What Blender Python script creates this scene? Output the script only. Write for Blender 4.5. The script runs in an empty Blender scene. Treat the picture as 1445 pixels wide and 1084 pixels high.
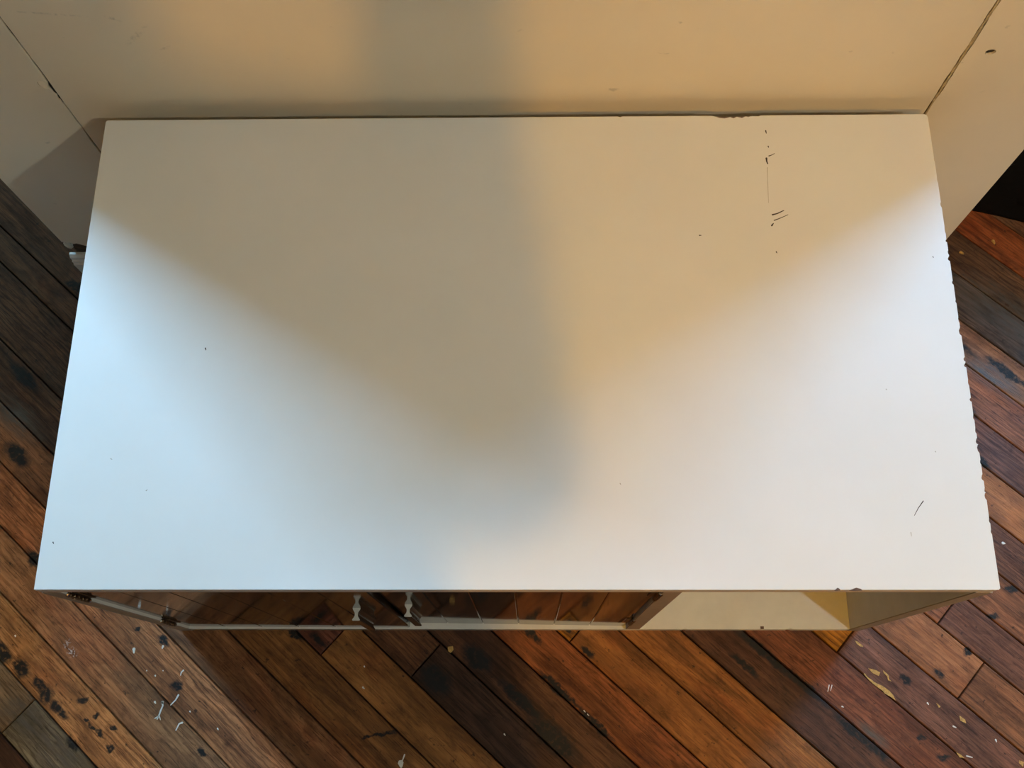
import bpy, bmesh, math, random
from mathutils import Vector, Matrix

# ------------------------------------------------------------------ camera, world, light, exposure
scene = bpy.context.scene
col = scene.collection
H = 0.467            # cabinet height (cabinet is 1.0 wide, 0.568 deep)
D = 0.568

cam_data = bpy.data.cameras.new('camera')
cam = bpy.data.objects.new('camera', cam_data)
col.objects.link(cam)
cam_data.sensor_width = 36.0
cam_data.lens = 1412.446 * 36.0 / 1445.0
cam_data.clip_start = 0.02
_r = Vector((0.999870, 0.001765, -0.016022)); _u = Vector((0.003492, 0.946651, 0.322243)); _v = Vector((-0.015736, 0.322257, -0.946521))
CAM = Vector((0.015509, -0.132039, 1.515733))
cam.matrix_world = Matrix(((_r.x, _u.x, -_v.x, CAM.x), (_r.y, _u.y, -_v.y, CAM.y), (_r.z, _u.z, -_v.z, CAM.z), (0, 0, 0, 1)))
scene.camera = cam

world = bpy.data.worlds.new('overcast_sky'); scene.world = world
world.use_nodes = True
bg = world.node_tree.nodes['Background']
bg.inputs['Color'].default_value = (0.62, 0.80, 1.0, 1); bg.inputs['Strength'].default_value = 1.0

def area_light(name, loc, size, size_y, direction, power, color):
    l = bpy.data.lights.new(name, 'AREA'); l.shape = 'RECTANGLE'; l.size = size; l.size_y = size_y
    l.energy = power; l.color = color
    o = bpy.data.objects.new(name, l); col.objects.link(o); o.location = loc
    o.rotation_euler = Vector(direction).to_track_quat('-Z', 'Z').to_euler()
    return o
# daylight entering by the two windows in the side walls of the recesses beside the chimney breast
RX = 1.90; YF = -3.6; YA = 2.30                 # room: half width, front and rear
WIN = (1.28, 2.12, 0.85, 2.40)                  # y0, y1, z0, z1 of both windows
DAY_L = 466.0
DAY_R = 324.0
DAY_L_COLOR = (0.334, 0.668, 1.0)
DAY_R_COLOR = (0.250, 0.580, 1.0)
for _s, _n, _p, _c in ((-1, 'daylight_left_window', DAY_L, DAY_L_COLOR), (1, 'daylight_right_window', DAY_R, DAY_R_COLOR)):
    area_light(_n, (_s*(RX+.13), (WIN[0]+WIN[1])/2, (WIN[2]+WIN[3])/2), WIN[1]-WIN[0], 1.55, (-_s, 0, 0), _p, _c)
LAMPS = [((0.27, -1.25, 2.19), 925.0, (1.0, 0.50, 0.045)), ((1.66, -0.95, 2.32), 850.0, (0.888, 1.0, 0.924))]   # bulb position, radiance, colour

scene.view_settings.view_transform = 'Standard'
scene.view_settings.look = 'None'
scene.view_settings.gamma = 1.0
scene.view_settings.use_curve_mapping = False
scene.view_settings.exposure = 0.0

# ------------------------------------------------------------------ helpers
rng = random.Random(7)

def link(o, parent=None):
    col.objects.link(o)
    if parent is not None: o.parent = parent
    return o

def mesh_obj(name, verts, faces, mat, parent=None, smooth=False):
    me = bpy.data.meshes.new(name); me.from_pydata([tuple(v) for v in verts], [], faces); me.update()
    if mat: me.materials.append(mat)
    if smooth: me.polygons.foreach_set('use_smooth', [True]*len(me.polygons))
    return link(bpy.data.objects.new(name, me), parent)

def bm_obj(name, bm, mat, parent=None, smooth=False):
    me = bpy.data.meshes.new(name)
    bmesh.ops.recalc_face_normals(bm, faces=bm.faces[:])
    bm.to_mesh(me); bm.free()
    for m in (mat if isinstance(mat, list) else [mat]): me.materials.append(m)
    if smooth: me.polygons.foreach_set('use_smooth', [True]*len(me.polygons))
    return link(bpy.data.objects.new(name, me), parent)

def add_box(bm, x0, x1, y0, y1, z0, z1, bevel=0.0, seg=1):
    r = bmesh.ops.create_cube(bm, size=1.0)
    vs = r['verts']
    for v in vs:
        v.co = Vector((x0 + (v.co.x+.5)*(x1-x0), y0 + (v.co.y+.5)*(y1-y0), z0 + (v.co.z+.5)*(z1-z0)))
    if bevel > 0:
        es = list({e for v in vs for e in v.link_edges})
        bmesh.ops.bevel(bm, geom=es, offset=bevel, segments=seg, affect='EDGES', profile=0.5)

def box(name, x0, x1, y0, y1, z0, z1, mat, parent=None, bevel=0.0, seg=1):
    bm = bmesh.new(); add_box(bm, x0, x1, y0, y1, z0, z1, bevel, seg)
    return bm_obj(name, bm, mat, parent)

def prism(name, outline, axis, a0, a1, mat, parent=None, holes=()):
    """outline (u,v) polygon, possibly with holes, extruded along axis ('z': u=x,v=y; 'y': u=x,v=z)."""
    cu = bpy.data.curves.new(name, 'CURVE'); cu.dimensions = '2D'; cu.fill_mode = 'BOTH'; cu.extrude = abs(a1-a0)/2
    for pts in [outline] + list(holes):
        sp = cu.splines.new('POLY'); sp.points.add(len(pts)-1); sp.use_cyclic_u = True
        for p, c in zip(sp.points, pts): p.co = (c[0], c[1], 0, 1)
    tmp = bpy.data.objects.new(name+'_tmp', cu); col.objects.link(tmp)
    dg = bpy.context.evaluated_depsgraph_get(); dg.update()
    me = bpy.data.meshes.new_from_object(tmp.evaluated_get(dg))
    bpy.data.objects.remove(tmp); bpy.data.curves.remove(cu)
    mid = (a0+a1)/2
    for v in me.vertices:
        x, y, z = v.co
        v.co = (x, y, z+mid) if axis == 'z' else (x, mid-z, y)
    me.materials.clear(); me.materials.append(mat); me.name = name
    me.update()
    return link(bpy.data.objects.new(name, me), parent)

def structure(o): o['kind'] = 'structure'; return o
def tag(o, label, cat, group=None):
    o['label'] = label; o['category'] = cat
    if group: o['group'] = group
    return o
def empty(name, loc=(0, 0, 0)):
    o = bpy.data.objects.new(name, None); o.location = loc; o.empty_display_size = 0.1
    return link(o)

# ------------------------------------------------------------------ materials
class NT:
    def __init__(s, name):
        s.m = bpy.data.materials.new(name); s.m.use_nodes = True
        s.t = s.m.node_tree; s.b = s.t.nodes['Principled BSDF']; s.out = s.t.nodes['Material Output']
    def n(s, typ, **kw):
        nd = s.t.nodes.new(typ)
        for k, v in kw.items(): setattr(nd, k, v)
        return nd
    def l(s, a, b): s.t.links.new(a, b)
    def noise(s, vec, scale, detail=3, rough=0.55, dist=0.0):
        nd = s.n('ShaderNodeTexNoise'); nd.inputs['Scale'].default_value = scale; nd.inputs['Detail'].default_value = detail
        nd.inputs['Roughness'].default_value = rough; nd.inputs['Distortion'].default_value = dist
        if vec is not None: s.l(vec, nd.inputs['Vector'])
        return nd.outputs['Fac']
    def mapping(s, vec, scale=(1, 1, 1), loc=(0, 0, 0), rot=(0, 0, 0), typ='POINT'):
        nd = s.n('ShaderNodeMapping', vector_type=typ); nd.inputs['Scale'].default_value = scale
        nd.inputs['Location'].default_value = loc; nd.inputs['Rotation'].default_value = rot
        s.l(vec, nd.inputs['Vector']); return nd.outputs['Vector']
    def rng(s, val, a, b, c, d, interp='LINEAR'):
        nd = s.n('ShaderNodeMapRange', interpolation_type=interp)
        s.l(val, nd.inputs['Value'])
        for k, v in zip(('From Min', 'From Max', 'To Min', 'To Max'), (a, b, c, d)): nd.inputs[k].default_value = v
        return nd.outputs['Result']
    def math(s, op, a, b=None):
        nd = s.n('ShaderNodeMath', operation=op)
        for i, x in enumerate((a, b)):
            if x is None: continue
            if isinstance(x, (int, float)): nd.inputs[i].default_value = x
            else: s.l(x, nd.inputs[i])
        return nd.outputs[0]
    def mix(s, fac, a, b, blend='MIX'):
        nd = s.n('ShaderNodeMix', data_type='RGBA', blend_type=blend)
        for i, x in ((0, fac), (6, a), (7, b)):
            if isinstance(x, (int, float)): nd.inputs[i].default_value = x
            elif isinstance(x, tuple): nd.inputs[i].default_value = (*x[:3], 1)
            else: s.l(x, nd.inputs[i])
        return nd.outputs[2]
    def bump(s, h, strength, dist=0.001):
        nd = s.n('ShaderNodeBump'); nd.inputs['Strength'].default_value = strength; nd.inputs['Distance'].default_value = dist
        s.l(h, nd.inputs['Height']); s.l(nd.outputs['Normal'], s.b.inputs['Normal'])
    def set(s, color=None, rough=None, metal=None, spec=None, ior=None):
        if color is not None: s.b.inputs['Base Color'].default_value = (*color, 1)
        if rough is not None: s.b.inputs['Roughness'].default_value = rough
        if metal is not None: s.b.inputs['Metallic'].default_value = metal
        if spec is not None: s.b.inputs['Specular IOR Level'].default_value = spec
        if ior is not None: s.b.inputs['IOR'].default_value = ior
        return s
    def objco(s): return s.n('ShaderNodeTexCoord').outputs['Object']

def simple(name, color, rough=0.6, metal=0.0, var=0.08, scale=40, bump=0.0, spec=0.5):
    t = NT(name).set(color, rough, metal, spec)
    co = t.objco(); nz = t.noise(co, scale, 4)
    c = t.mix(t.rng(nz, .3, .7, 0, 1), tuple(x*(1-var) for x in color), tuple(min(1, x*(1+var)) for x in color))
    t.l(c, t.b.inputs['Base Color'])
    if bump: t.bump(t.noise(co, scale*6, 3), bump)
    return t.m

def laminate_material():
    t = NT('white_laminate').set((.80, .79, .77), .36, 0, .5)
    co = t.objco()
    c = t.mix(t.rng(t.noise(co, 6, 5), .35, .65, 0, 1), (.775, .765, .745), (.81, .80, .785))
    t.l(c, t.b.inputs['Base Color'])
    t.l(t.rng(t.noise(co, 9, 4), .3, .7, .40, .48), t.b.inputs['Roughness'])
    t.bump(t.noise(co, 420, 2), .05, .0004)
    return t.m

def wall_material(name, base, stains=True):
    t = NT(name).set(base, .55, 0, .35)
    co = t.n('ShaderNodeNewGeometry').outputs['Position']
    big = t.rng(t.noise(co, 3.2, 5), .3, .7, 0, 1)
    c = t.mix(big, tuple(x*.93 for x in base), tuple(min(1, x*1.03) for x in base))
    if stains:
        sp = t.rng(t.noise(t.mapping(co, (1, 1, 1.6)), 38, 3, .5), .735, .79, 0, .55)
        c = t.mix(sp, c, tuple(x*.55 for x in base))
        sc = None
        for (x, z, rx, rz, a) in [(-.415, .60, .030, .0045, -.75), (-.395, .575, .016, .003, -.6), (-.50, .637, .050, .0022, .12), (-.43, .628, .012, .003, .5)]:
            d = t.n('ShaderNodeVectorMath', operation='LENGTH')
            t.l(t.mapping(co, (rx, 10, rz), (x, .58, z), (0, a, 0), 'TEXTURE'), d.inputs[0])
            m = t.rng(d.outputs['Value'], .3, 1, 1, 0)
            sc = m if sc is None else t.math('MAXIMUM', sc, m)
        sc = t.math('MULTIPLY', sc, t.rng(t.noise(co, 160, 2), .45, .65, 0, .30))
        c = t.mix(sc, c, (.16, .14, .11))
    t.l(c, t.b.inputs['Base Color'])
    t.bump(t.math('ADD', t.noise(co, 25, 3), t.math('MULTIPLY', t.noise(co, 220, 2), .25)), .12, .002)
    return t.m

TH = math.radians(-41.9)
DARK_STAINS = [  # x, y, rx, ry, rotation : dark marks worn or spilt into the boards
    (-.765, -.030, .030, .012, -.73), (-.730, -.055, .018, .011, -.73), (-.700, -.078, .016, .008, -.7), (-.688, -.092, .012, .016, -.2), (-.668, -.110, .016, .008, -.73),
    (-.660, -.118, .013, .007, -.73), (-.615, -.136, .010, .004, -.7), (-.602, -.146, .012, .004, -.7), (-.584, -.165, .006, .005, 0), (-.583, -.137, .007, .004, -.5),
    (-.640, -.160, .014, .006, -.9), (-.632, -.100, .009, .006, 0), (-.610, -.120, .006, .004, 0), (-.625, -.128, .005, .003, 0),
    (-.4975, -.079, .010, .008, 0), (-.525, -.015, .012, .007, -.7), (-.565, .003, .005, .004, 0), (-.452, -.170, .010, .005, -.7),
    (-.216, -.149, .010, .003, .3), (-.200, -.147, .012, .003, .1), (-.185, -.143, .012, .004, .25),
    (.360, -.032, .060, .008, -.73), (.414, -.079, .050, .007, -.73), (.480, -.142, .045, .008, -.73), (.508, -.165, .020, .007, -.73), (.33, -.05, .03, .006, -.73),
    (.572, -.148, .008, .006, 0), (.600, -.175, .012, .006, 0), (-.33, -.005, .02, .006, -.73), (-.295, -.015, .018, .006, -.73),
    (.06, -.085, .045, .006, -.73), (.11, -.13, .040, .006, -.73), (.02, -.005, .02, .006, -.73), (.072, .0, .012, .005, -.73), (.10, -.03, .014, .006, -.73),
    (-.06, -.04, .030, .016, -.73), (.005, -.10, .05, .010, -.73), (.05, -.15, .05, .018, -.73), (-.12, -.07, .03, .02, -.73),
    (.685, .47, .07, .010, -.73), (.78, .40, .05, .007, -.73), (.70, .345, .03, .010, -.73), (.71, .26, .03, .008, -.73), (.73, .06, .012, .006, 0), (.70, .02, .010, .006, 0), (.655, -.03, .008, .006, 0),
    (.61, -.06, .012, .005, -.73), (.56, -.07, .010, .006, -.73), (-.79, .27, .03, .014, -.73), (-.80, .40, .04, .012, -.73), (-.73, .10, .03, .010, -.73), (-.74, .56, .02, .008, -.5)]
PALE_STAINS = [(-.66, -.031, .012, .008, -.8), (-.655, -.036, .008, .005, 0), (-.668, -.020, .005, .010, 0)]
GREY_SHEEN = [(.79, .50, .12, .05, -.73), (.75, .40, .08, .03, -.73), (-.72, -.12, .06, .035, -.73), (-.66, -.17, .05, .03, -.73), (-.80, .33, .07, .025, -.73), (.505, -.145, .03, .012, -.73)]  # grey of reflected window light, painted into the boards

def plank_material(dark_marks=(), pale_marks=(), sheen_marks=()):
    t = NT('worn_oak_boards').set((.2, .1, .05), .35, 0, .5)
    inf = t.n('ShaderNodeObjectInfo')
    off = t.n('ShaderNodeVectorMath', operation='SCALE'); off.inputs[0].default_value = (37, 19, 11); t.l(inf.outputs['Random'], off.inputs['Scale'])
    co = t.n('ShaderNodeVectorMath', operation='ADD'); t.l(t.objco(), co.inputs[0]); t.l(off.outputs[0], co.inputs[1]); co = co.outputs[0]
    pos = t.n('ShaderNodeNewGeometry').outputs['Position']
    rnd = inf.outputs['Random']
    def per_plank(mult, lo, hi):      # how strong one kind of figure is on this board
        return t.rng(t.math('FRACT', t.math('MULTIPLY', rnd, mult)), 0, 1, lo, hi)
    broad = t.noise(t.mapping(co, (6, 24, 8)), 1.0, 4, .62, 1.0)
    mottle = t.noise(t.mapping(co, (26, 48, 20)), 1.0, 5, .68, .6)
    streak = t.noise(t.mapping(co, (8, 210, 20)), 1.0, 4, .66, .5)
    pore = t.noise(t.mapping(co, (34, 640, 60)), 1.0, 3, .65)
    cath = t.n('ShaderNodeTexWave', wave_type='BANDS', bands_direction='Y'); cath.inputs['Scale'].default_value = 42; cath.inputs['Distortion'].default_value = 9.0
    cath.inputs['Detail'].default_value = 3; cath.inputs['Detail Scale'].default_value = 1.6
    t.l(t.mapping(co, (.20, 1, .4)), cath.inputs['Vector'])
    base = inf.outputs['Color']
    c = t.mix(t.rng(broad, .34, .66, 0, 1), t.mix(1.0, base, (.58, .53, .50), 'MULTIPLY'), t.mix(1.0, base, (1.42, 1.34, 1.25), 'MULTIPLY'))
    c = t.mix(t.rng(mottle, .50, .70, 0, .70), c, t.mix(1.0, c, (.36, .31, .30), 'MULTIPLY'))
    c = t.mix(t.rng(mottle, .46, .30, 0, .45), c, t.mix(1.0, c, (1.5, 1.35, 1.2), 'MULTIPLY'))
    c = t.mix(t.math('MULTIPLY', t.rng(streak, .44, .62, 0, 1), per_plank(7.3, .20, .80)), c, t.mix(1.0, c, (.30, .25, .23), 'MULTIPLY'))
    c = t.mix(t.math('MULTIPLY', t.math('MULTIPLY', t.rng(cath.outputs['Fac'], .60, .92, 0, 1), per_plank(13.7, 0, .8)), t.rng(broad, .38, .58, .1, 1)), c, t.mix(1.0, c, (.28, .23, .21), 'MULTIPLY'))
    c = t.mix(t.math('MULTIPLY', t.rng(pore, .54, .66, 0, 1), per_plank(23.1, .45, .95)), c, t.mix(1.0, c, (.26, .22, .21), 'MULTIPLY'))
    # reddish patches of old finish
    c = t.mix(t.rng(t.noise(t.mapping(co, (7, 16, 5)), 1.0, 3), .56, .70, 0, .5), c, t.mix(1.0, c, (1.0, .70, .62), 'MULTIPLY'))
    # scattered dark specks
    c = t.mix(t.rng(t.noise(pos, 85, 4, .65), .635, .70, 0, .80), c, (.016, .011, .008))
    wob = t.n('ShaderNodeTexNoise'); wob.inputs['Scale'].default_value = 95; wob.inputs['Detail'].default_value = 4; t.l(pos, wob.inputs['Vector'])
    w2 = t.n('ShaderNodeVectorMath', operation='MULTIPLY_ADD'); t.l(wob.outputs['Color'], w2.inputs[0]); w2.inputs[1].default_value = (.016, .016, 0); 
    sub = t.n('ShaderNodeVectorMath', operation='SUBTRACT'); t.l(pos, sub.inputs[0]); sub.inputs[1].default_value = (.008, .008, 0)
    t.l(sub.outputs[0], w2.inputs[2]); wp = w2.outputs[0]
    def blobs(lst, inner):
        acc = None
        for (x, y, rx, ry, a) in lst:
            d = t.n('ShaderNodeVectorMath', operation='LENGTH')
            t.l(t.mapping(wp, (rx, ry, 1), (x, y, 0), (0, 0, a), 'TEXTURE'), d.inputs[0])
            m = t.rng(d.outputs['Value'], inner, 1.1, 1, 0)
            acc = m if acc is None else t.math('MAXIMUM', acc, m)
        return acc
    if sheen_marks:
      grey = t.math('MULTIPLY', blobs(sheen_marks, .2), t.rng(t.noise(t.mapping(co, (30, 120, 10)), 1.0, 4), .4, .62, .25, .9))
      c = t.mix(grey, c, (.085, .080, .075))
    if dark_marks:
      dark = t.math('MULTIPLY', blobs(dark_marks, .62), t.rng(t.noise(pos, 150, 3), .30, .48, .55, 1.0))
      c = t.mix(dark, c, (.012, .012, .013))
    if pale_marks:
      pale = t.math('MULTIPLY', blobs(pale_marks, .3), t.rng(t.noise(pos, 260, 3), .5, .6, 0, .7))
      c = t.mix(pale, c, (.55, .55, .60))
    t.l(c, t.b.inputs['Base Color'])
    r = t.rng(t.noise(t.mapping(co, (14, 40, 10)), 1.0, 4), .3, .7, .46, .70)
    if sheen_marks:                                  # smoother wear under the painted grey sheen
        worn = blobs(sheen_marks, .3)
        r = t.math('SUBTRACT', r, t.math('MULTIPLY', worn, .20))
    t.b.inputs['Specular IOR Level'].default_value = .28
    t.l(r, t.b.inputs['Roughness'])
    h = t.math('ADD', t.math('MULTIPLY', streak, .8), t.math('ADD', t.math('MULTIPLY', t.noise(t.mapping(co, (60, 140, 60)), 1.0, 4, .65), .7), t.math('MULTIPLY', pore, -.5)))
    t.bump(h, .50, .0024)
    return t.m

M = {}
M['laminate'] = laminate_material()
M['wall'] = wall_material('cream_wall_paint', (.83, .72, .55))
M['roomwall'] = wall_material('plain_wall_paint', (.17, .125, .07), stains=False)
M['ceiling'] = simple('cream_ceiling', (.30, .25, .17), .8, 0, .03, 4)
M['plank'] = plank_material()
M['subfloor'] = simple('dark_floor_joints', (.012, .009, .007), .8)
M['core'] = simple('chipboard_core', (.13, .075, .055), .85, 0, .35, 260, .3)
M['band'] = simple('edge_strip', (.56, .48, .43), .5, 0, .06, 90)
M['cabinet_white'] = simple('cabinet_white_paint', (.71, .70, .66), .5, 0, .05, 30, .03)
M['door'] = None
def door_material():
    t = NT('dark_glossy_brown_boards').set((.030, .016, .010), .07, 0, .6, 1.55)
    co = t.objco(); s = t.noise(t.mapping(co, (160, 20, 6)), 1, 4)
    t.l(t.mix(t.rng(s, .35, .65, 0, 1), (.020, .011, .007), (.042, .023, .013)), t.b.inputs['Base Color'])
    t.l(t.rng(t.noise(co, 60, 3), .3, .7, .05, .10), t.b.inputs['Roughness'])
    return t.m
M['door'] = door_material()
M['alu'] = simple('dark_handle_lacquer', (.045, .028, .018), .16, 0.0, .15, 200)
M['alu_end'] = simple('matt_handle_end', (.62, .62, .58), .5, 0.0, .05, 300)
M['bronze'] = simple('dark_bronze', (.10, .065, .035), .30, .9, .3, 300, .2)
M['steel'] = simple('bright_steel', (.75, .73, .70), .18, 1.0, .04, 200)
M['scratch'] = simple('dark_scratch', (.035, .026, .02), .7)
M['faint'] = simple('faint_scratch', (.42, .38, .32), .6)
M['whitepaint'] = simple('dried_white_paint', (.78, .78, .74), .45, 0, .08, 200, .2)
M['ochre'] = simple('dried_ochre_paint', (.50, .29, .075), .45, 0, .35, 320, .3)
M['lath'] = simple('torn_lath_wood', (.10, .05, .022), .9, 0, .5, 120, .5)
M['crack'] = simple('crack_shadow', (.085, .058, .028), .9, 0, .4, 200)
M['seamdark'] = simple('deep_crack_shadow', (.030, .020, .011), .9, 0, .4, 200)
M['caulk'] = simple('old_caulk', (.42, .31, .16), .8, 0, .35, 160, .3)
M['trim'] = simple('white_trim_paint', (.70, .68, .62), .4, 0, .06, 60, .05)
M['blackcloth'] = simple('black_nylon', (.004, .0035, .003), .9, 0, .2, 90, .3, .15)
M['olive'] = simple('olive_patch', (.045, .04, .026), .7, 0, .2, 90)
M['frame'] = simple('window_white_paint', (.78, .77, .74), .4)
def glass_material():
    t = NT('window_glass'); nt = t.t
    tr = t.n('ShaderNodeBsdfTransparent'); gl = t.n('ShaderNodeBsdfGlossy'); gl.inputs['Roughness'].default_value = .02
    mx = t.n('ShaderNodeMixShader'); mx.inputs[0].default_value = .05
    t.l(tr.outputs[0], mx.inputs[1]); t.l(gl.outputs[0], mx.inputs[2]); t.l(mx.outputs[0], t.out.inputs[0])
    return t.m
M['glass'] = glass_material()
def bulb_material(i, strength, color):
    t = NT('warm_bulb_%d' % i); t.b.inputs['Emission Color'].default_value = (*color, 1); t.b.inputs['Emission Strength'].default_value = strength
    return t.m

# ------------------------------------------------------------------ the setting: chimney breast, room, windows
YB = 0.588
BX0, BX1 = -0.7192, 0.6713
RZ = 2.62
wall_back = structure(box('wall_back', BX0+.012, BX1-.012, YB+.012, 2.30, 0, RZ, M['lath']))

def jag(a, b, axis_len_step, amp, seed, fixed=None):
    """points from a to b with a ragged offset across the line"""
    r = random.Random(seed); a = Vector(a); b = Vector(b); n = max(2, int((b-a).length/axis_len_step))
    t = (b-a).normalized(); nn = Vector((-t.y, t.x)); out = []; o = 0
    for i in range(n+1):
        o = .6*o + r.uniform(-amp, amp)
        out.append(a + (b-a)*(i/n) + (nn*o if 0 < i < n else Vector((0, 0))))
    return [(p.x, p.y) for p in out]

def wq(pts): return [(.0155+(x-.0155)*1.01124, max(0.0, 1.5157+(z-1.5157)*1.01124) if z < 1.5 else z) for x, z in pts]
# left panel: ragged inner edge at the seam and a torn notch at its lower outer corner
SL0, SL1 = -0.5462, -0.5440     # measured on a plane 8 mm nearer; wq() moves them onto the wall
left_in = jag((SL0, 0.0), (SL0, .484), .011, .0006, 3) + [(-.5472, .487), (-.5470, .492), (-.5482, .4945), (-.5476, .499), (-.5466, .5015), (-.5478, .504), (-.5488, .5075), (-0.5500, .511), (-0.5514, .5150), (-0.5545, .517), (-0.5578, .5205), (-0.5590, .5245), (-0.5586, .5285), (-0.5577, .5280), (-0.5577, .5250), (-0.5564, .5225), (-0.5540, .5205), (-0.5505, .5200), (-0.5484, .5215), (-0.5466, .526), (SL0, .531)] + jag((SL0, .535), (SL0, .78), .011, .0004, 4) + [(SL0, RZ)]
notch = [(-.7110, .118), (-.7085, .121), (-.704, .117), (-.700, .1185), (-.695, .113), (-.690, .1145), (-.684, .110), (-.679, .106), (-.671, .1085), (-.666, .103), (-.664, .096), (-.662, .090), (-.655, .088), (-.640, .086), (-.60, .085), (-.58, .060), (-.58, 0.0)]
left_outline = wq(left_in) + [(BX0, RZ)] + wq(notch)
prism('plaster_panel', left_outline, 'y', YB, YB+.012, M['wall'], wall_back)
ctr = jag((SL1, 0), (SL1, .78), .012, .00035, 5) + [(SL1, RZ), (0.5030, RZ)] + jag((0.5030, .78), (0.5030, 0), .009, .0007, 6)
prism('plaster_panel', wq(ctr), 'y', YB, YB+.012, M['wall'], wall_back)
hole = [(.5335 + .0058*math.cos(a), .5690 + .0042*math.sin(a) - (.0012 if math.sin(a) < -.2 and math.cos(a) < .1 else 0)) for a in [i*math.pi/9 for i in range(18)]]
hole = wq(hole)
right_outline = wq(jag((0.5074, 0), (0.5074, .78), .009, .0007, 8) + [(0.5074, RZ)]) + [(BX1, RZ), (BX1, 0)]
prism('plaster_panel', right_outline, 'y', YB, YB+.012, M['wall'], wall_back, holes=[hole])
box('screw_hole_shade', .528, .552, YB+.0028, YB+.0048, .546, .570, M['seamdark'], wall_back)  # shallow dark plate painting the shade inside the hole
# dark filling behind the two seams and the loose strip of caulk in the right one
prism('seam_gap', wq(jag((SL0-.0024, 0), (SL0-.0024, .8), .02, .0002, 9) + [(SL0-.0024, RZ), (SL1+.0014, RZ), (SL1+.0014, 0)]), 'y', YB+.0022, YB+.007, M['seamdark'], wall_back)
box('seam_gap', .5065, .5150, YB+.004, YB+.008, 0, RZ, M['crack'], wall_back)
cs = random.Random(12); L_, R_ = [], []
zz = 0.40
while zz < .80:
    w = .0014 + cs.uniform(-.0006, .0006); c0 = .5051 + cs.uniform(-.0004, .0004)
    L_.append((c0-w, zz)); R_.append((c0+w, zz)); zz += .008
prism('caulk_strip', wq(L_ + R_[::-1]), 'y', YB-.0006, YB+.005, M['caulk'], wall_back)
# curled flake of paint beside the left seam
fl = [(-.5574, .5280), (-.5573, .5252), (-.5560, .5230), (-.5538, .5211), (-.5507, .5207), (-.5488, .5220), (-.5480, .5260), (-.5500, .5300), (-.5540, .5310), (-.5566, .5300)]
fl = wq(fl)
fv = [(x, YB-.0003-.0022*max(0, (.517-z)/.008)*(1 if i < 5 else .6), z) for i, (x, z) in enumerate(fl)]
fv += [(x, y+.0009, z) for x, y, z in fv]
nfl = len(fl)
mesh_obj('paint_flake', fv, [tuple(range(nfl)), tuple(range(2*nfl-1, nfl-1, -1))] + [(i, i+nfl, (i+1) % nfl+nfl, (i+1) % nfl) for i in range(nfl)], M['wall'], wall_back)
# torn lump of plaster at the lower corner
bm = bmesh.new(); bmesh.ops.create_icosphere(bm, subdivisions=3, radius=1)
for v in bm.verts:
    k = 1 + .35*math.sin(v.co.x*7+v.co.z*5)*math.cos(v.co.y*6+2)
    v.co = Vector((-.7165 + v.co.x*.005*k, YB+.005+v.co.y*.005*k, .089 + v.co.z*.013*k))
bm_obj('plaster_crumb', bm, M['wall'], wall_back)
box('lath', BX0+.0012, -.575, YB+.0095, YB+.030, .0, .125, M['lath'], wall_back)
box('plaster_side', BX0, BX0+.012, YB+.0122, 2.30, 0, RZ, M['wall'], wall_back)
box('plaster_side', BX1-.012, BX1, YB+.0122, 2.30, 0, RZ, M['wall'], wall_back)

# skirting board left and right of the cabinet
def skirting(name, x0, x1, h):
    prof = [(0, 0), (-.0125, 0), (-.0125, h*.70), (-.0105, h*.74), (-.0105, h*.80), (-.008, h*.84), (-.008, h*.93), (-.004, h), (0, h)]
    n = len(prof); V = [(x0, YB+y, z) for y, z in prof] + [(x1, YB+y, z) for y, z in prof]
    o = mesh_obj(name, V, [tuple(range(n)), tuple(range(2*n-1, n-1, -1))] + [(i, i+n, (i+1) % n+n, (i+1) % n) for i in range(n)], M['trim'])
    return structure(o)
skirting('baseboard_left', -.7225, -.505, .068)
skirting('baseboard_right', .505, .676, .068)

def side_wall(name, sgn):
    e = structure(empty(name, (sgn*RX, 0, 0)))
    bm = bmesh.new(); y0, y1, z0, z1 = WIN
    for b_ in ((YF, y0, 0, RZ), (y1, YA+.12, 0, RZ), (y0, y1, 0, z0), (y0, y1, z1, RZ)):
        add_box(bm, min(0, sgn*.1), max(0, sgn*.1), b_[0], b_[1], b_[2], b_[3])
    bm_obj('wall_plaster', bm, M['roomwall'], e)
def window(name, sgn):
    y0, y1, z0, z1 = WIN; w = y1-y0; h = z1-z0; t = .04
    e = structure(empty(name, (sgn*(RX+.04), (y0+y1)/2, z0)))
    for a_ in (-w/2, w/2-t): box('jamb', -.03, .03, a_, a_+t, 0, h, M['frame'], e, .004)
    for z in (0, h/2-.02, h-.04): box('rail', -.028, .028, -w/2+t, w/2-t, z, z+.04, M['frame'], e, .004)
    for z in (.04, h/2+.02): box('pane', -.002, .002, -w/2+t, w/2-t, z, z+h/2-.06, M['glass'], e)
    box('window_sill', -sgn*.04-.05, -sgn*.04+.05, -w/2-.05, w/2+.05, -.03, -.001, M['frame'], e, .005)
side_wall('wall_left', -1); side_wall('wall_right', 1)
window('window_1', -1); window('window_2', 1)
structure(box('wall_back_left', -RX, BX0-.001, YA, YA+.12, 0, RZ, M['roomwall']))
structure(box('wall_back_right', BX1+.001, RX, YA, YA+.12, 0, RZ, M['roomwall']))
structure(box('wall_front', -RX-.1, RX+.1, YF-.1, YF, 0, RZ, M['roomwall']))
structure(box('ceiling', -RX-.1, RX+.1, YF-.1, YA+.12, RZ, RZ+.1, M['ceiling']))

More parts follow.
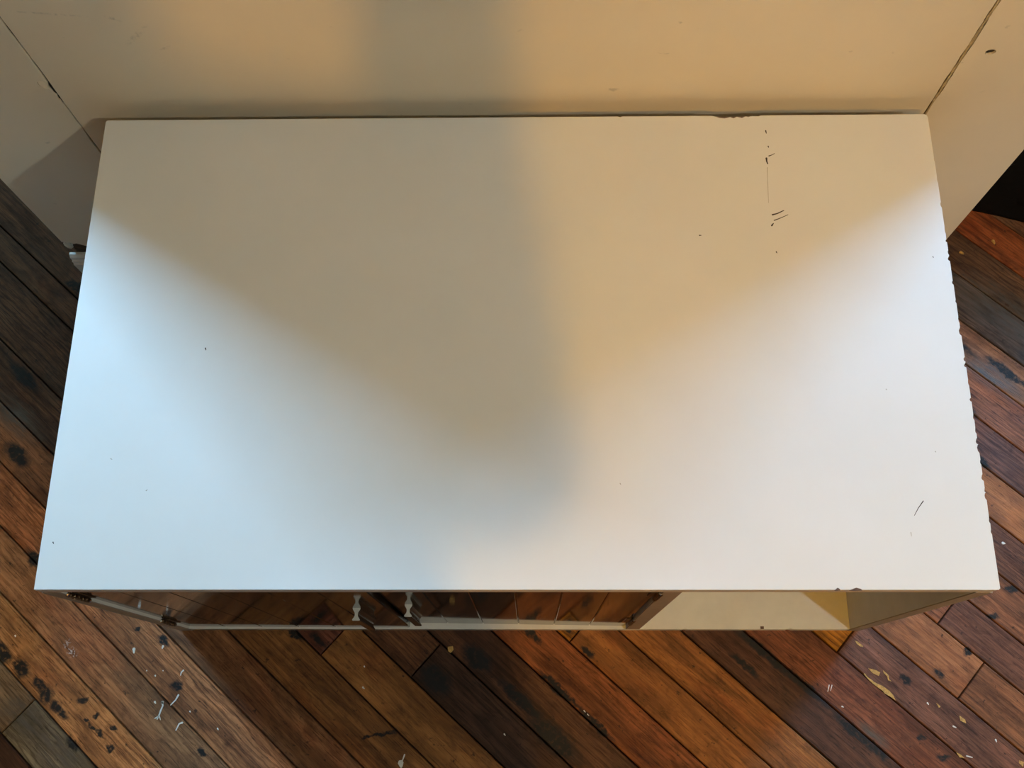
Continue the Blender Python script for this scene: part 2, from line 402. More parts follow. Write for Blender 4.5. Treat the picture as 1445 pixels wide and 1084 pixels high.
# ------------------------------------------------------------------ the floor of diagonal boards
floor = structure(box('floor', -RX-.1, RX+.1, YF-.1, YA+.12, -.06, -.016, M['subfloor']))
dv = Vector((math.cos(TH), math.sin(TH))); nv = Vector((-math.sin(TH), math.cos(TH)))
SEAMS = [-.606, -.543, -.480, -.416, -.352, -.2885, -.221, -.1545, -.090, -.027, .0375, .0985, .1598, .221, .2875, .350, .4185, .477, .540, .603, .6645, .724, .787, .845, .911, .977]
lo = [SEAMS[0]-.063*i for i in range(12, 0, -1)]; hi = [SEAMS[-1]+.063*i for i in range(1, 9)]
ALL = lo + SEAMS + hi
BROWN = (.150, .068, .030); GOLD = (.235, .108, .036); DARK = (.052, .026, .016); RED = (.135, .050, .032); GREYD = (.060, .053, .045); ORANGE = (.270, .088, .020); PURP = (.080, .036, .034); TAN = (.200, .098, .052); UMBER = (.095, .047, .026); HONEY = (.30, .125, .012)
PAL = [BROWN, UMBER, TAN, RED, BROWN, UMBER, DARK, GOLD]
# row (by its lower seam) -> list of (start s, end s, colour); s runs along the boards
ROWS = {
    -.606: [(-1.2, -.458, (.130, .095, .062)), (-.458, .6, (.125, .112, .080))],  # boards lightened to stand in for their missing sheen
    -.543: [(-1.3, .3, (.36, .19, .080))],
    -.480: [(-1.2, .25, (.235, .122, .060))],
    -.416: [(-1.3, .2, (.34, .150, .066)), (.2, 1.0, BROWN)],
    -.352: [(-1.2, .3, (.185, .088, .042))],
    -.2885: [(-1.3, -.66, UMBER), (-.66, .35, (.200, .092, .032))],
    -.221: [(-1.2, -.62, (.075, .036, .020)), (-.62, -.1925, RED), (-.1925, .5, GOLD)],
    -.1545: [(-1.3, -.5, (.080, .038, .020)), (-.5, -.072, (.115, .052, .024)), (-.072, .5, DARK)],
    -.090: [(-1.2, .7, (.082, .038, .020))],
    -.027: [(-1.2, .6, (.200, .070, .024))],
    .0375: [(-1.0, .0675, HONEY), (.0675, .9, (.235, .098, .028))],
    .0985: [(-1.0, .9, (.245, .100, .026))],
    .1598: [(-1.0, .7, (.082, .035, .020))],
    .221: [(-1.0, .8, (.165, .058, .028))],
    .2875: [(-.5, .367, (.36, .150, .010)), (.367, 1.0, (.160, .072, .048))],
    .350: [(-.6, .534, (0.262, 0.110, 0.048)), (.534, 1.2, (0.214, 0.090, 0.040))],
    .4185: [(-.6, .453, (0.207, 0.078, 0.036)), (.453, 1.0, (0.145, 0.062, 0.038))],
    .477: [(-.6, .9, (0.221, 0.089, 0.040))],
    .540: [(-.6, .9, (0.145, 0.060, 0.034))],
    .603: [(-.6, .8, (0.297, 0.118, 0.045))],
    .6645: [(-.6, .8, (0.138, 0.060, 0.042))],
    .724: [(-.6, .8, (0.228, 0.089, 0.045))],
    .787: [(-.6, .8, (0.262, 0.126, 0.068))],
    .845: [(-.7, .8, (.095, .065, .055))],
    .911: [(-.7, .8, (.095, .048, .026))],
    .977: [(-.8, .8, (.230, .062, .018))],
}
stuff_bm = bmesh.new()
def board_mesh(w, l):
    bm = bmesh.new(); add_box(bm, -l/2, l/2, -w/2, w/2, -.016, 0, 0)
    top = [e for e in bm.edges if all(v.co.z > -.001 for v in e.verts)]
    bmesh.ops.bevel(bm, geom=top, offset=.0011, segments=1, affect='EDGES')
    return bm
count = 0
XL, XH, YL, YH = -RX-.05, RX+.05, YF-.05, YA+.05
for k in range(len(ALL)-1):
    n0, n1 = ALL[k], ALL[k+1]
    segs = ROWS.get(n0)
    r = random.Random(100+k)
    if segs is None:
        s = -1.6 - r.uniform(0, .5); segs = []
        while s < 1.8:
            e = s + r.uniform(.6, 1.2); segs.append((s, e, PAL[r.randrange(len(PAL))])); s = e
    else:
        segs = list(segs)
        s = segs[0][0]
        while s > -1.6:
            e = s; s -= r.uniform(.5, .9); segs.insert(0, (s, e, PAL[r.randrange(len(PAL))]))
        s = segs[-1][1]
        while s < 1.6:
            e = s + r.uniform(.5, .9); segs.append((s, e, PAL[r.randrange(len(PAL))])); s = e
    for (s0, s1, colr) in segs:
        m0, m1 = n0, n1
        if n0 in (-.221, -.1545) and s1 < -.45:        # wider boards in the left recess
            m0, m1 = ((-.221, -.1325) if n0 == -.221 else (-.1325, -.090))
        cen = dv*((s0+s1)/2) + nv*((m0+m1)/2)
        corners = [dv*a + nv*b for a in (s0, s1) for b in (m0, m1)]
        if all(not (XL < c.x < XH and YL < c.y < YH) for c in corners): continue
        near = (-1.7 < cen.x < 1.7 and -1.5 < cen.y < 1.5)
        if not near: continue
        w = m1-m0-.0021; l = s1-s0-.0017
        def on(lst):
            res = []
            for m in lst:
                p = Vector(m[:2]); rr_ = max(m[2], m[3])*1.3+.012; ss = p.dot(dv); nn_ = p.dot(nv)
                if s0-rr_ < ss < s1+rr_ and m0-min(rr_, .022) < nn_ < m1+min(rr_, .022): res.append(m)
            return res
        marks = (on(DARK_STAINS), on(PALE_STAINS), on(GREY_SHEEN))
        o = bm_obj('plank', board_mesh(w, l), plank_material(*marks) if any(marks) else M['plank'], floor)
        o.location = (cen.x, cen.y, 0); o.rotation_euler = (r.uniform(-.002, .002), 0, TH)
        o.color = (*[min(.6, c_*1.25) for c_ in colr], 1); count += 1
# the rest of the room's boards, far outside the picture
NE = [ALL[0]-.063*i for i in range(1, 40)]; PE = [ALL[-1]+.063*i for i in range(1, 30)]
def rest_board(n0, s0, s1):
    c = dv*((s0+s1)/2) + nv*(n0+.0315)
    if -1.7 < c.x < 1.7 and -1.5 < c.y < 1.5 and ALL[0]-.001 < n0 < ALL[-1]-.001: return
    pts = [dv*a + nv*b for a in (s0+.0007, s1-.0007) for b in (n0+.0008, n0+.0622)]
    if any(not (XL < p.x < XH and YL < p.y < YH) for p in pts): return
    vs = [stuff_bm.verts.new((p.x, p.y, z)) for z in (-.016, -.0004) for p in (pts[0], pts[2], pts[3], pts[1])]
    for f in ((4, 5, 6, 7), (0, 1, 5, 4), (1, 2, 6, 5), (2, 3, 7, 6), (3, 0, 4, 7)): stuff_bm.faces.new([vs[i] for i in f])
for n0 in NE + PE:
    s = -4.5 + rng.uniform(0, .4)
    while s < 4.5:
        e = s + .35; rest_board(n0, s, e); s = e
rest = bm_obj('far_planks', stuff_bm, M['plank'], floor); rest['kind'] = 'stuff'; rest.color = (*BROWN, 1)

# dried paint on the boards
def ribbon(name, pts, w, mat, parent, z0=0.0, hgt=.0008, taper=True):
    P = [Vector(p) for p in pts]; L, R_ = [], []
    for i, p in enumerate(P):
        a = P[max(0, i-1)]; b = P[min(len(P)-1, i+1)]; t = (b-a); t = t.normalized() if t.length > 0 else Vector((1, 0)); nn = Vector((-t.y, t.x))
        ww = w*(1.0 if i == 0 else (.75 if i < len(P)-1 or not taper else .55))
        if i == 0: L.append(p - t*w*.8 + nn*ww*.5); R_.append(p - t*w*.8 - nn*ww*.5)
        L.append(p+nn*ww); R_.append(p-nn*ww)
        if i == len(P)-1: L.append(p + t*w*.6 + nn*ww*.4); R_.append(p + t*w*.6 - nn*ww*.4)
    out = L + R_[::-1]; c = sum(out, Vector((0, 0)))/len(out); n = len(out)
    V = [(p.x, p.y, z0) for p in out] + [(p.x*.85+c.x*.15 if len(P) < 3 else p.x, p.y*.85+c.y*.15 if len(P) < 3 else p.y, z0+hgt) for p in out]
    # top as strip quads
    m = len(L); F = [(n+i, n+i+1, n+(n-2-i), n+(n-1-i)) for i in range(m-1)] + [(i, (i+1) % n, (i+1) % n+n, i+n) for i in range(n)]
    return mesh_obj(name, V, F, mat, parent)
DRIPS = [([(-0.5165, -0.102), (-0.5149, -0.1068), (-0.5172, -0.1137), (-0.5194, -0.1215), (-0.521, -0.1254)], .0014), ([(-0.5194, -0.1215), (-0.5247, -0.1244)], .0013), ([(-0.519, -0.1205), (-0.5162, -0.1263)], .0009), ([(-0.5163, -.1022), (-0.5158, -.1035)], .0024),
    ([(-0.4938, -0.0921), (-0.4972, -0.099), (-0.5036, -0.1059)], .0013), ([(-0.484, -0.1301), (-0.4884, -0.1316), (-0.4921, -0.1403)], .0014), ([(-0.4903, -0.0574), (-0.4931, -0.0604), (-0.4937, -0.0644)], .0011),
    ([(-0.5672, -0.0272), (-0.5665, -0.0323)], .0024), ([(-0.5274, -0.1015), (-0.5261, -0.1034)], .0017), ([(-0.5312, -0.0649), (-0.5305, -0.0659)], .0013), ([(-0.5445, -0.0579), (-0.5441, -0.0586)], .0009), ([(-0.4748, -0.1146), (-0.4742, -0.1156)], .0012),
    ([(-0.5205, -0.0579), (-0.5201, -0.0584)], .0009), ([(-0.5245, -0.0232), (-0.5252, -0.0262)], .0018), ([(-0.7469, -0.008), (-0.7461, -0.0095)], .0014), ([(-0.4324, -0.1378), (-0.4312, -0.1397)], .0011),
    ([(-0.2251, -0.0516), (-0.2245, -0.0526)], .0011), ([(-0.2257, -0.0809), (-0.2236, -0.0829)], .0014), ([(0.7299, 0.1282), (0.7324, 0.1277)], .0022), ([(0.4645, -0.1064), (0.4664, -0.1073)], .0011), ([(-0.0199, -0.1447), (-0.0184, -0.1466)], .0010),
    ([(0.6193, -0.133), (0.623, -0.1349)], .0012), ([(0.6766, -0.151), (0.6772, -0.1538)], .0013), ([(0.0947, -0.1127), (0.0966, -0.1147)], .0008), ([(0.0996, -0.1176), (0.1016, -0.1195)], .0008), ([(0.6326, -0.1727), (0.6403, -0.1746)], .0011),
    ([(0.4492, -0.0771), (0.4463, -0.086)], .0007), ([(0.4532, -0.0771), (0.4504, -0.085)], .0006), ([(-0.1615, -0.1726), (-0.1652, -0.183)], .0011), ([(-0.1668, -0.1835), (-0.166, -0.1880)], .0042), ([(0.5870, -.1015), (.5882, -.1035)], .0012)]
for p, w in DRIPS: ribbon('paint_drip', p, w, M['whitepaint'], floor)
CRUMB = [[(0.7349, 0.6126), (0.7391, 0.6094)], [(0.7917, 0.6332), (0.7933, 0.628)]]
for p in CRUMB: ribbon('paint_drip', p, .0026, M['ochre'], floor, hgt=.002)
OCHRE = [[(0.4926, -0.0145), (0.4975, -0.0165), (0.5041, -0.0225), (.5030, -.0240), (0.499, -0.0225), (.4950, -.0190)],
    [(0.5008, -0.0614), (.5020, -.0608), (0.5060, -0.0660), (0.5166, -0.0740), (0.5262, -0.0785), (0.5347, -0.0849), (0.5391, -0.0907), (0.5422, -0.0985), (0.5358, -0.0935), (0.5274, -0.0888), (0.5250, -.0850), (0.5173, -0.0795), (0.5069, -0.0702), (.5020, -.0640)],
    [(0.5078, -0.0534), (0.5187, -0.0564), (0.5245, -0.0594), (0.5219, -0.0643), (0.5132, -0.0604)], [(0.5289, -0.0564), (0.5363, -0.0633), (0.5360, -.0680), (0.5393, -0.0721), (0.5345, -0.0702), (0.5340, -.0650), (0.5293, -0.0603)],
    [(0.6303, -0.1186), (0.6375, -0.1244), (0.6379, -0.1292), (0.6304, -0.1253)], [(0.6184, -0.1681), (0.6249, -0.1709), (0.6292, -0.1755), (0.6224, -0.1746)], [(0.7051, -0.1782), (0.7116, -0.1809), (0.7087, -0.1865), (0.7045, -0.1819)],
    [(-0.1033, -0.0239), (-0.096, -0.0229), (-0.0948, -0.0279), (-0.0989, -0.033), (-0.1031, -0.03)], [(0.5995, -0.1013), (0.6049, -0.1061), (0.6026, -0.1081)]]
for p in OCHRE: prism('paint_splash', p, 'z', 0.0, .0007, M['ochre'], floor)

# ------------------------------------------------------------------ the cabinet
cab = empty('low_cabinet', (0, D/2, 0))
tag(cab, 'low white-topped cabinet with two dark glossy doors and an open compartment, against the wall', 'cabinet')
def under(o, p=cab): o.parent = p; return o
OFF = -D/2     # children are modelled in world y, shifted to the cabinet's origin
def shift(o, dy=OFF):
    o.data.transform(Matrix.Translation((0, dy, 0))); return o
T = .017
# top: chipboard core, white laminate sheet with chipped edges, edge strips
rt = random.Random(21)
out = [(-.5, .0005), (.4985, 0.0), (.5, .0015)]
y = .03
CH = [(.060, .0012), (.072, .0014), (.098, .0022), (.104, .0012), (.118, .0028), (.135, .0012), (.150, .0024), (.158, .003), (.170, .0014), (.185, .0015), (.205, .0025), (.225, .001), (.245, .0032), (.252, .0024), (.285, .003), (.300, .0010), (.322, .0012), (.345, .002), (.375, .003), (.383, .0014), (.398, .0022), (.412, .001), (.445, .0016), (.478, .0010), (.505, .0009)]
for (cy, dpt) in CH:
    dpt *= .72
    wv = rt.uniform(.002, .005)
    out += [(.5, cy-wv), (.5-dpt*.8, cy-wv*.55), (.5-dpt, cy+wv*rt.uniform(-.2, .3)), (.5-dpt*.5, cy+wv*.7), (.5-rt.uniform(0, .0004), cy+wv)]
out += [(.5, D-.004), (.4988, D-.0012), (.496, D)]
bx = [(.2985, 0), (.297, .0012), (.288, .0008), (.284, .0022), (.281, .0012), (.276, .0032), (.270, .0016), (.266, .0036), (.262, .002), (.255, .0038), (.249, .0030), (.244, .0012), (.240, 0), (.131, 0), (.129, .0012), (.126, 0)]
out += [(x, D-d) for x, d in bx] + [(-.498, D), (-.5, D-.002)]
top = prism('top', out, 'z', H-.0012, H, M['laminate'])
shift(under(top))
# front chips are raised splinters of core
core = box('core_board', -.499, .4992, .0012, D-.0006, H-T, H-.0013, M['core']); shift(under(core, top))
eb = box('edge_strip', -.499, .497, -.0002, .0010, H-T, H-.0014, M['band']); shift(under(eb, top))
eb = box('edge_strip', -.5, -.4992, .001, D-.001, H-T, H-.0014, M['laminate']); shift(under(eb, top))
for (x0, x1, h_) in ((.3305, .3365, .0012), (.3455, .3590, .0016)):
    pts = [(x0, -.0006), (x0+(x1-x0)*.3, -.0009), (x1, -.0006), (x1-(x1-x0)*.12, .0009), (x0+(x1-x0)*.55, .0021), (x0+(x1-x0)*.35, .0012)]
    shift(prism('chipped_spot', pts, 'z', H-.0016, H+.0003, M['core'], top))
SCR = [([(0.3034, 0.5468), (0.3039, 0.5429)], .0009, 0), ([(0.3046, 0.5252), (0.305, 0.5233)], .0008, 0), ([(0.3044, 0.5116), (0.307, .5125), (0.3114, 0.5149)], .0006, 0), ([(0.3012, 0.5087), (.3013, .504), (0.3022, 0.501)], .0011, 0), ([(0.3014, 0.4962), (.3004, .48), (0.2989, 0.4488)], .00035, 1),
    ([(0.3021, 0.4329), (.308, .4345), (0.3158, 0.4384)], .0009, 0), ([(0.3036, 0.4255), (.311, .4285), (0.3203, 0.4328)], .0006, 0), ([(0.3001, 0.4186), (0.3025, 0.4218)], .0011, 0), ([(0.2155, 0.4067), (0.2176, 0.4067)], .0008, 0), ([(0.3027, 0.3852), (0.3034, 0.3834)], .0008, 0),
    ([(-0.3476, 0.2692), (-0.3466, 0.2666)], .0008, 0), ([(0.4812, 0.3778), (0.4818, 0.3765)], .0006, 0), ([(0.4333, 0.0927), (.427, .085), (0.422, 0.0772)], .0005, 0), ([(0.4161, 0.0596), (0.4162, 0.0551)], .0004, 1), ([(0.4532, 0.1468), (0.4535, 0.146)], .0006, 1), ([(0.4089, 0.2176), (0.4096, 0.2168)], .0006, 1),
    ([(-0.4875, 0.0501), (-0.4865, 0.0482)], .0007, 0), ([(-0.438, 0.1411), (-0.4363, 0.1399)], .0006, 1), ([(-0.395, 0.1053), (-0.3936, 0.1065)], .0006, 1), ([(0.1138, 0.1125), (0.1145, 0.1109)], .0005, 1)]
for p, w, f in SCR:
    shift(ribbon('scratch', p, w, M['faint' if f else 'scratch'], top, H-.0002, .00035))
# carcass
SP = .018
shift(under(box('side_panel', -.5, -.5+SP, 0, D-.010, 0, H-T, M['cabinet_white'], None, .0007)))
shift(under(box('side_panel', .5-SP, .5, 0, D-.010, 0, H-T, M['cabinet_white'], None, .0007)))
shift(under(box('divider', .157, .177, .0006, D-.014, .018, H-T, M['cabinet_white'], None, .0007)))
M['stile'] = simple('brown_edge_strip', (.30, .245, .20), .5, 0, .08, 90)
for x0_, x1_ in ((-.4997, -.5+SP-.0003), (.5-SP+.0003, .4997), (.1573, .1767)):
    shift(under(box('edge_strip', x0_, x1_, -.0009 if abs(x0_) > .3 else -.0002, .0004 if abs(x0_) > .3 else .0009, .001 if abs(x0_) > .3 else .0185, H-T-.0005, M['stile'])))
bb = [(-.4818, 0), (.24, 0), (.243, .0008), (.247, 0), (.392, 0), (.395, .0010), (.398, .0006), (.40, 0), (.4818, 0), (.4818, D-.012), (-.4818, D-.012)]
shift(under(prism('bottom_board', bb, 'z', .0, .018, M['cabinet_white'])))
shift(under(box('back_panel', -.4818, .4818, D-.012, D-.006, .0, H-T, M['cabinet_white'])))
bm = bmesh.new(); add_box(bm, .3525, .3575, .0002, .004, .0181, .0187)
shift(bm_obj('chipped_spot', bm, M['core'], cab))

def hourglass(depth, wb=.0047, ww=.0018):
    """half profile out from the door: flared, waisted, flared"""
    s = [(0, wb), (.002, wb*.98), (.0045, wb*.72), (.007, ww*1.15), (.0095, ww), (.012, ww*1.12), (.0145, wb*.66), (.0165, wb*.92), (.0175, wb), (.0186, wb*.95), (.0190, wb*.7)]
    k = depth/.019
    return [(a*k, b) for a, b in s]

def make_door(x0, x1, hinge_left, yfree, yhinge, hx_, zb, zt):
    """door hung on its outer stile; six boards, a waisted bar handle and two hinges"""
    hx = x0 if hinge_left else x1
    e = empty('door', (hx, yhinge+OFF, 0)); e.parent = cab
    w = x1-x0
    sgn = 1 if hinge_left else -1
    ang = math.atan2(yfree-yhinge, w)*sgn
    e.rotation_euler = (0, 0, ang)
    n = 6; bw = w/n; z0, z1 = .0200, H-T-.002
    for i in range(n):
        a = (i*bw if hinge_left else -(i+1)*bw)
        bm = bmesh.new(); add_box(bm, a+.0001, a+bw-.0001, 0, .016, z0, z1)
        es = [ed for ed in bm.edges if abs(ed.verts[0].co.z-ed.verts[1].co.z) > .1 and ed.verts[0].co.y < .001]
        bmesh.ops.bevel(bm, geom=es, offset=.0013, segments=1, affect='EDGES')
        bm_obj('board', bm, M['door'], e)
    # handle
    hxx = hx_-hx; pr = hourglass(.0152)
    ring = [(hxx-b, -a) for a, b in pr] + [(hxx+b, -a) for a, b in pr[::-1]]; m = len(ring)
    V = [(x, y, zb) for x, y in ring] + [(x, y, zt) for x, y in ring]
    F = [tuple(range(m-1, -1, -1)), tuple(range(m, 2*m))] + [(i, (i+1) % m, (i+1) % m+m, i+m) for i in range(m)]
    me = bpy.data.meshes.new('handle'); me.from_pydata(V, [], F); me.materials.append(M['alu']); me.materials.append(M['alu_end'])
    me.polygons[0].material_index = 1; me.polygons[1].material_index = 1
    ho = link(bpy.data.objects.new('handle', me), e); ho['label'] = 'pale waisted bar handle'
    # hinges: barrel of knuckles with ball tips and a leaf on the door edge
    for (za, zb_) in ((.372, .425), (.082, .135)):
        bm = bmesh.new()
        prof = []
        N = 5; ln = zb_-za
        for i in range(N):
            a = za + ln*i/N; b = za + ln*(i+1)/N
            prof += [(a+.0004, .0022), (a+.0012, .0031), (b-.0012, .0031), (b-.0004, .0022)]
        prof = [(za-.0045, .0002), (za-.0036, .0020), (za-.0022, .0026), (za-.0008, .0016)] + prof + [(zb_+.0008, .0016), (zb_+.0022, .0026), (zb_+.0036, .0020), (zb_+.0045, .0002)]
        seg = 12; rings = []
        cx = -sgn*.0012; cy = -.0030
        for z, r in prof: rings.append([bm.verts.new((cx+r*math.cos(2*math.pi*j/seg), cy+r*math.sin(2*math.pi*j/seg), z)) for j in range(seg)])
        for a, b in zip(rings, rings[1:]):
            for j in range(seg): bm.faces.new((a[j], a[(j+1) % seg], b[(j+1) % seg], b[j]))
        bm.faces.new(rings[0][::-1]); bm.faces.new(rings[-1])
        x_in = sgn*.0012; x_out = sgn*.0085
        add_box(bm, min(x_in, x_out), max(x_in, x_out), -.0010, .0002, za+.003, zb_-.003, .0003)
        bmesh.ops.recalc_face_normals(bm, faces=bm.faces[:])
        hi_ = bm_obj('hinge', bm, [M['bronze'], M['steel']], e)
        for p in hi_.data.polygons:
            zc = p.center.z
            if (zc > zb_+.0012 or zc < za-.0012): p.material_index = 1
            p.use_smooth = False
    return e
make_door(-.4812, -.1575, True, .0022, .0035, -.194, .146, .276)
make_door(-.1545, .1562, False, .0090, .0045, -.133, .136, .258)

# ------------------------------------------------------------------ black bag in the right recess
bag = empty('black_bag', (.898, .805, 0)); tag(bag, 'black bag on the floor in the dark recess at the right edge', 'bag')
bag.rotation_euler = (0, 0, math.radians(-18))
def lumpy(name, c, r, e, mat, parent, amp=.06, seed=0, sub=4):
    bm = bmesh.new(); bmesh.ops.create_icosphere(bm, subdivisions=sub, radius=1)
    for v in bm.verts:
        d = v.co.normalized()
        p = Vector([math.copysign(abs(a)**e, a) for a in d])
        k = 1 + amp*math.sin(d.x*5+seed)*math.cos(d.y*6+seed*2) + amp*.6*math.sin(d.z*11+d.x*7+seed)
        v.co = Vector((c[0]+p.x*r[0]*k, c[1]+p.y*r[1]*k, max(.0005, c[2]+p.z*r[2]*k)))
    return bm_obj(name, bm, mat, parent, True)
lumpy('bag_body', (0, 0, .13), (.20, .158, .175), .40, M['blackcloth'], bag, .05, 1)
lumpy('side_pocket', (.02, -.115, .10), (.10, .040, .075), .6, M['blackcloth'], bag, .05, 3, 3)
bm = bmesh.new()
rr, tr_ = .032, .006
rings = []
for i in range(24):
    a = 2*math.pi*i/24; rings.append([bm.verts.new(((rr+tr_*math.cos(2*math.pi*j/8))*math.cos(a), tr_*math.sin(2*math.pi*j/8), (rr+tr_*math.cos(2*math.pi*j/8))*math.sin(a))) for j in range(8)])
for i in range(24):
    for j in range(8): bm.faces.new((rings[i][j], rings[i][(j+1) % 8], rings[(i+1) % 24][(j+1) % 8], rings[(i+1) % 24][j]))
ringo = bm_obj('ring_rim', bm, M['blackcloth'], bag, True); ringo.location = (-.115, -.135, .175); ringo.rotation_euler = (-.6, 0, -.35)
bm = bmesh.new(); bmesh.ops.create_cone(bm, cap_ends=True, segments=24, radius1=.031, radius2=.029, depth=.004, matrix=Matrix.Rotation(math.pi/2, 4, 'X'))
disc = bm_obj('round_patch', bm, M['olive'], bag); disc.location = (-.115, -.134, .175); disc.rotation_euler = (-.6, 0, -.35)

# ------------------------------------------------------------------ unseen low chest, added left of the picture to shade the floor there
M['shade_trunk'] = simple('shade_trunk_wood', (.060, .036, .022), .6, 0, .25, 30, .1)
M['brass'] = simple('dull_brass', (.35, .24, .09), .4, 1.0, .1, 80)
shade_trunk = empty('added_shade_trunk', (-1.30, .80, 0)); tag(shade_trunk, 'unseen dark wooden chest with brass corners, added to shade the left floor', 'shade_trunk')
box('shade_trunk_body', -.20, .20, -.55, .55, 0, .44, M['shade_trunk'], shade_trunk, .006, 2)
box('lid', -.207, .207, -.557, .557, .442, .585, M['shade_trunk'], shade_trunk, .02, 3)
for sx in (-1, 1):
    for sy in (-1, 1): box('corner_plate', sx*.203-.008, sx*.203+.008, sy*.553-.008, sy*.553+.008, .0, .05, M['brass'], shade_trunk, .002)
box('latch', .2085, .216, -.03, .03, .40, .49, M['brass'], shade_trunk, .002)
for yy in (-.35, .35): box('strap', .2075, .2115, yy-.025, yy+.025, .03, .56, M['blackcloth'], shade_trunk, .001)

# ------------------------------------------------------------------ ceiling lamps (behind the picture)
def ceiling_lamp(i, loc, strength, color):
    x, y, z = loc
    e = empty('ceiling_lamp', (x, y, RZ)); tag(e, 'bare %s bulb hanging from the ceiling' % ('warm yellow' if i == 0 else 'cool white'), 'lamp', 'ceiling bulbs')
    bm = bmesh.new(); bmesh.ops.create_cone(bm, cap_ends=True, segments=24, radius1=.06, radius2=.05, depth=.03, matrix=Matrix.Translation((0, 0, -.016))); bm_obj('ceiling_rose', bm, M['frame'], e, False)
    bm = bmesh.new(); bmesh.ops.create_cone(bm, cap_ends=True, segments=12, radius1=.004, radius2=.004, depth=RZ-z-.11, matrix=Matrix.Translation((0, 0, -(RZ-z-.11)/2-.03))); bm_obj('cord', bm, M['frame'], e)
    bm = bmesh.new(); bmesh.ops.create_cone(bm, cap_ends=True, segments=16, radius1=.022, radius2=.016, depth=.05, matrix=Matrix.Translation((0, 0, z-RZ+.065))); bm_obj('socket', bm, M['frame'], e)
    bm = bmesh.new(); bmesh.ops.create_icosphere(bm, subdivisions=2, radius=.045)
    for v in bm.verts:
        if v.co.z > 0: v.co.z *= 1.25; v.co.x *= 1-.35*v.co.z/.056; v.co.y *= 1-.35*v.co.z/.056
        v.co.z += z-RZ
    bm_obj('bulb', bm, bulb_material(i, strength, color), e, True)
for i, (p, s, c) in enumerate(LAMPS): ceiling_lamp(i, p, s, c)

# ------------------------------------------------------------------ the photographer, standing behind the phone (outside the picture)
M['shirt'] = simple('dark_knit_shirt', (.05, .055, .07), .85, 0, .15, 60, .2)
M['trousers'] = simple('blue_jeans', (.04, .055, .10), .85, 0, .2, 80, .2)
M['shoe'] = simple('brown_shoe_leather', (.05, .03, .02), .5)
M['skin'] = simple('skin', (.55, .33, .24), .5, 0, .06, 20)
M['hair'] = simple('dark_brown_hair', (.03, .02, .014), .6, 0, .3, 120, .4)
M['phone_case'] = simple('black_phone_case', (.012, .012, .013), .35)
M['phone_lens'] = simple('phone_lens_glass', (.004, .004, .006), .05)
right = _r; upv = _u; view = _v
pc = CAM - view*.012 + right*(-.056) + upv*(-.012)      # middle of the phone, lens near one corner
def ph(x, y, z): return pc + right*x + upv*y - view*z

bm = bmesh.new(); add_box(bm, -.074, .074, -.036, .036, .0, .008, .0035, 2)
rotm = Matrix((( right.x, upv.x, -view.x), (right.y, upv.y, -view.y), (right.z, upv.z, -view.z))).to_4x4()
phone = empty('phone', pc); phone.rotation_euler = rotm.to_euler()
tag(phone, 'black phone held level in both hands above the cabinet', 'phone')
bm_obj('phone_body', bm, M['phone_case'], phone)
bm = bmesh.new(); add_box(bm, .042, .069, -.002, .028, -.0015, .0005, .001); bm_obj('camera_bump', bm, M['phone_case'], phone)
bm = bmesh.new(); add_box(bm, -.070, .070, -.033, .033, .0081, .0086); bm_obj('screen', bm, M['phone_lens'], phone)

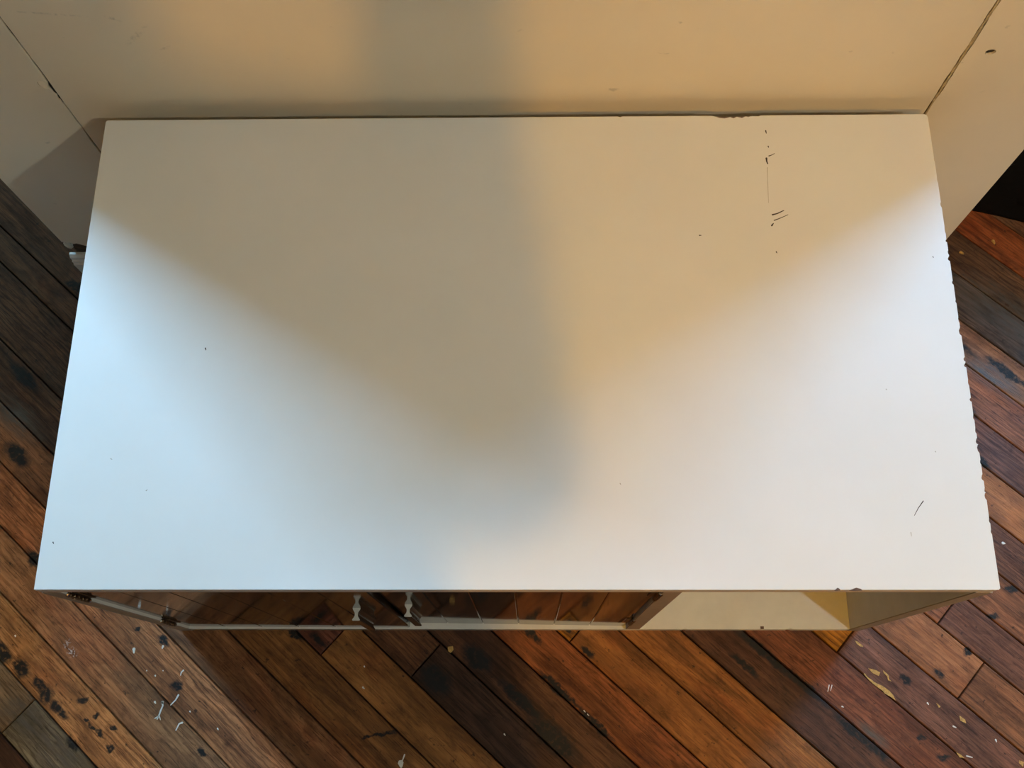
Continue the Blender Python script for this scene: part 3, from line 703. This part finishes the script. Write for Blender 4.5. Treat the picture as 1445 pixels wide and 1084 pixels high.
def person():
    V = []; E_ = []; Rr = []
    def v(p, r, par=None):
        V.append(Vector(p)); Rr.append(r if isinstance(r, tuple) else (r, r))
        if par is not None: E_.append((par, len(V)-1))
        return len(V)-1
    PX, PY = PERSON
    pel = v((PX, PY, .95), (.155, .115))
    wa = v((PX, PY+.01, 1.10), (.140, .105), pel)
    ch = v((PX, PY+.03, 1.28), (.165, .120), wa)
    st = v((PX, PY+.03, 1.41), (.120, .090), ch)
    nk = v((PX, PY+.045, 1.49), .055, st)
    hb = v((PX, PY+.075, 1.555), (.066, .070), nk)
    hm = v((PX, PY+.090, 1.625), (.078, .092), hb)
    ht = v((PX, PY+.085, 1.700), (.062, .075), hm)
    for s in (-1, 1):
        hip = v((PX+s*.095, PY, .88), .092, pel)
        kn = v((PX+s*.11, PY+.02, .48), .060, hip)
        cf = v((PX+s*.112, PY-.01, .34), .056, kn)
        an = v((PX+s*.115, PY-.03, .10), .040, cf)
        hl = v((PX+s*.115, PY-.05, .045), .038, an)
        v((PX+s*.125, PY+.07, .040), (.042, .034), an)
        v((PX+s*.130, PY+.15, .030), (.036, .024), len(V)-1)
        sh = v((PX+s*.165, PY+.03, 1.39), .074, st)
        el = v((PX+s*.165, PY+.10, 1.150), .060, sh) if s > 0 else v((PX-.135, PY+.125, 1.17), .064, sh)
        # forearm up and forward to the phone
        grip = ph(s*.104, -.004, .004)
        wp_ = grip + Vector((s*.018, -.085, -.034)); fa = v(Vector(V[el])*.42 + wp_*.58 + Vector((0 if s > 0 else .035, 0, 0)), (.052 if s > 0 else .060), el)   # loose sleeve
        wr = v(wp_, .030, fa)
        E = Vector(V[el]); W = Vector(V[wr]); fdir = (grip-W).normalized()
        pm = v(W + fdir*.045, (.022, .015), wr)
        # four fingers behind the phone's long edge, the thumb over its face
        for i, (du, ln) in enumerate(((.022, .070), (.004, .076), (-.014, .072), (-.030, .058))):
            base = ph(s*.094, du, .013); a = v(base, .0090, pm)
            k1 = v(ph(s*(.082), du+.004, .0235), .0080, a)
            k2 = v(ph(s*(.080-ln*.35), du+.006, .0250), .0078, k1)
            v(ph(s*(.080-ln*.62), du+.006, .0220), .0072, k2)
        tb = v(ph(s*.100, -.040, .006), .0105, pm)
        t2 = v(ph(s*.084, -.054, .006), .0095, tb)
        v(ph(s*.062, -.054, .007), .0085, t2)
    me = bpy.data.meshes.new('person'); me.from_pydata([tuple(p) for p in V], E_, [])
    ob = bpy.data.objects.new('person_tmp', me); col.objects.link(ob)
    sk = ob.modifiers.new('Skin', 'SKIN'); sk.use_smooth_shade = True
    for i, sv in enumerate(me.skin_vertices[0].data):
        sv.radius = Rr[i]; sv.use_root = (i == 0)
    ss = ob.modifiers.new('Subdivision', 'SUBSURF'); ss.levels = 2; ss.render_levels = 2
    dg = bpy.context.evaluated_depsgraph_get(); dg.update()
    m2 = bpy.data.meshes.new_from_object(ob.evaluated_get(dg)); bpy.data.objects.remove(ob)
    m2.materials.clear()
    for k in ('shirt', 'trousers', 'shoe', 'skin'): m2.materials.append(M[k])
    wr_y = CAM.y - .10
    for p in m2.polygons:
        c = p.center
        p.material_index = 2 if c.z < .085 else 1 if c.z < .97 else 3 if (c.z > 1.47 and c.y < PY+.2) or ((c-pc).length < .135) else 0
        p.use_smooth = True
    m2.name = 'person'
    zmin = min(q_.co.z for q_ in m2.vertices)
    for q_ in m2.vertices: 
        if q_.co.z < .12: q_.co.z = (q_.co.z-zmin)*(.12)/(.12-zmin)
        q_.co -= Vector((PX, PY, 0))
    o = bpy.data.objects.new('person', m2); col.objects.link(o); o.location = (PX, PY, 0)
    tag(o, 'person in dark shirt and jeans bending over a phone behind the picture', 'person')
    # face and hair
    hc = Vector((0, .088, 1.640))
    bm = bmesh.new(); bmesh.ops.create_icosphere(bm, subdivisions=3, radius=1)
    for q_ in bm.verts:
        k = q_.co.copy(); q_.co = hc + Vector((k.x*.088, k.y*.104-.012, k.z*.098+.020))
    bmesh.ops.delete(bm, geom=[q_ for q_ in bm.verts if q_.co.y > hc.y+.035 and q_.co.z < hc.z+.055 or q_.co.z < hc.z-.06], context='VERTS')
    bm_obj('hair', bm, M['hair'], o, True)
    return o
PERSON = (-0.065, -.54)
person()
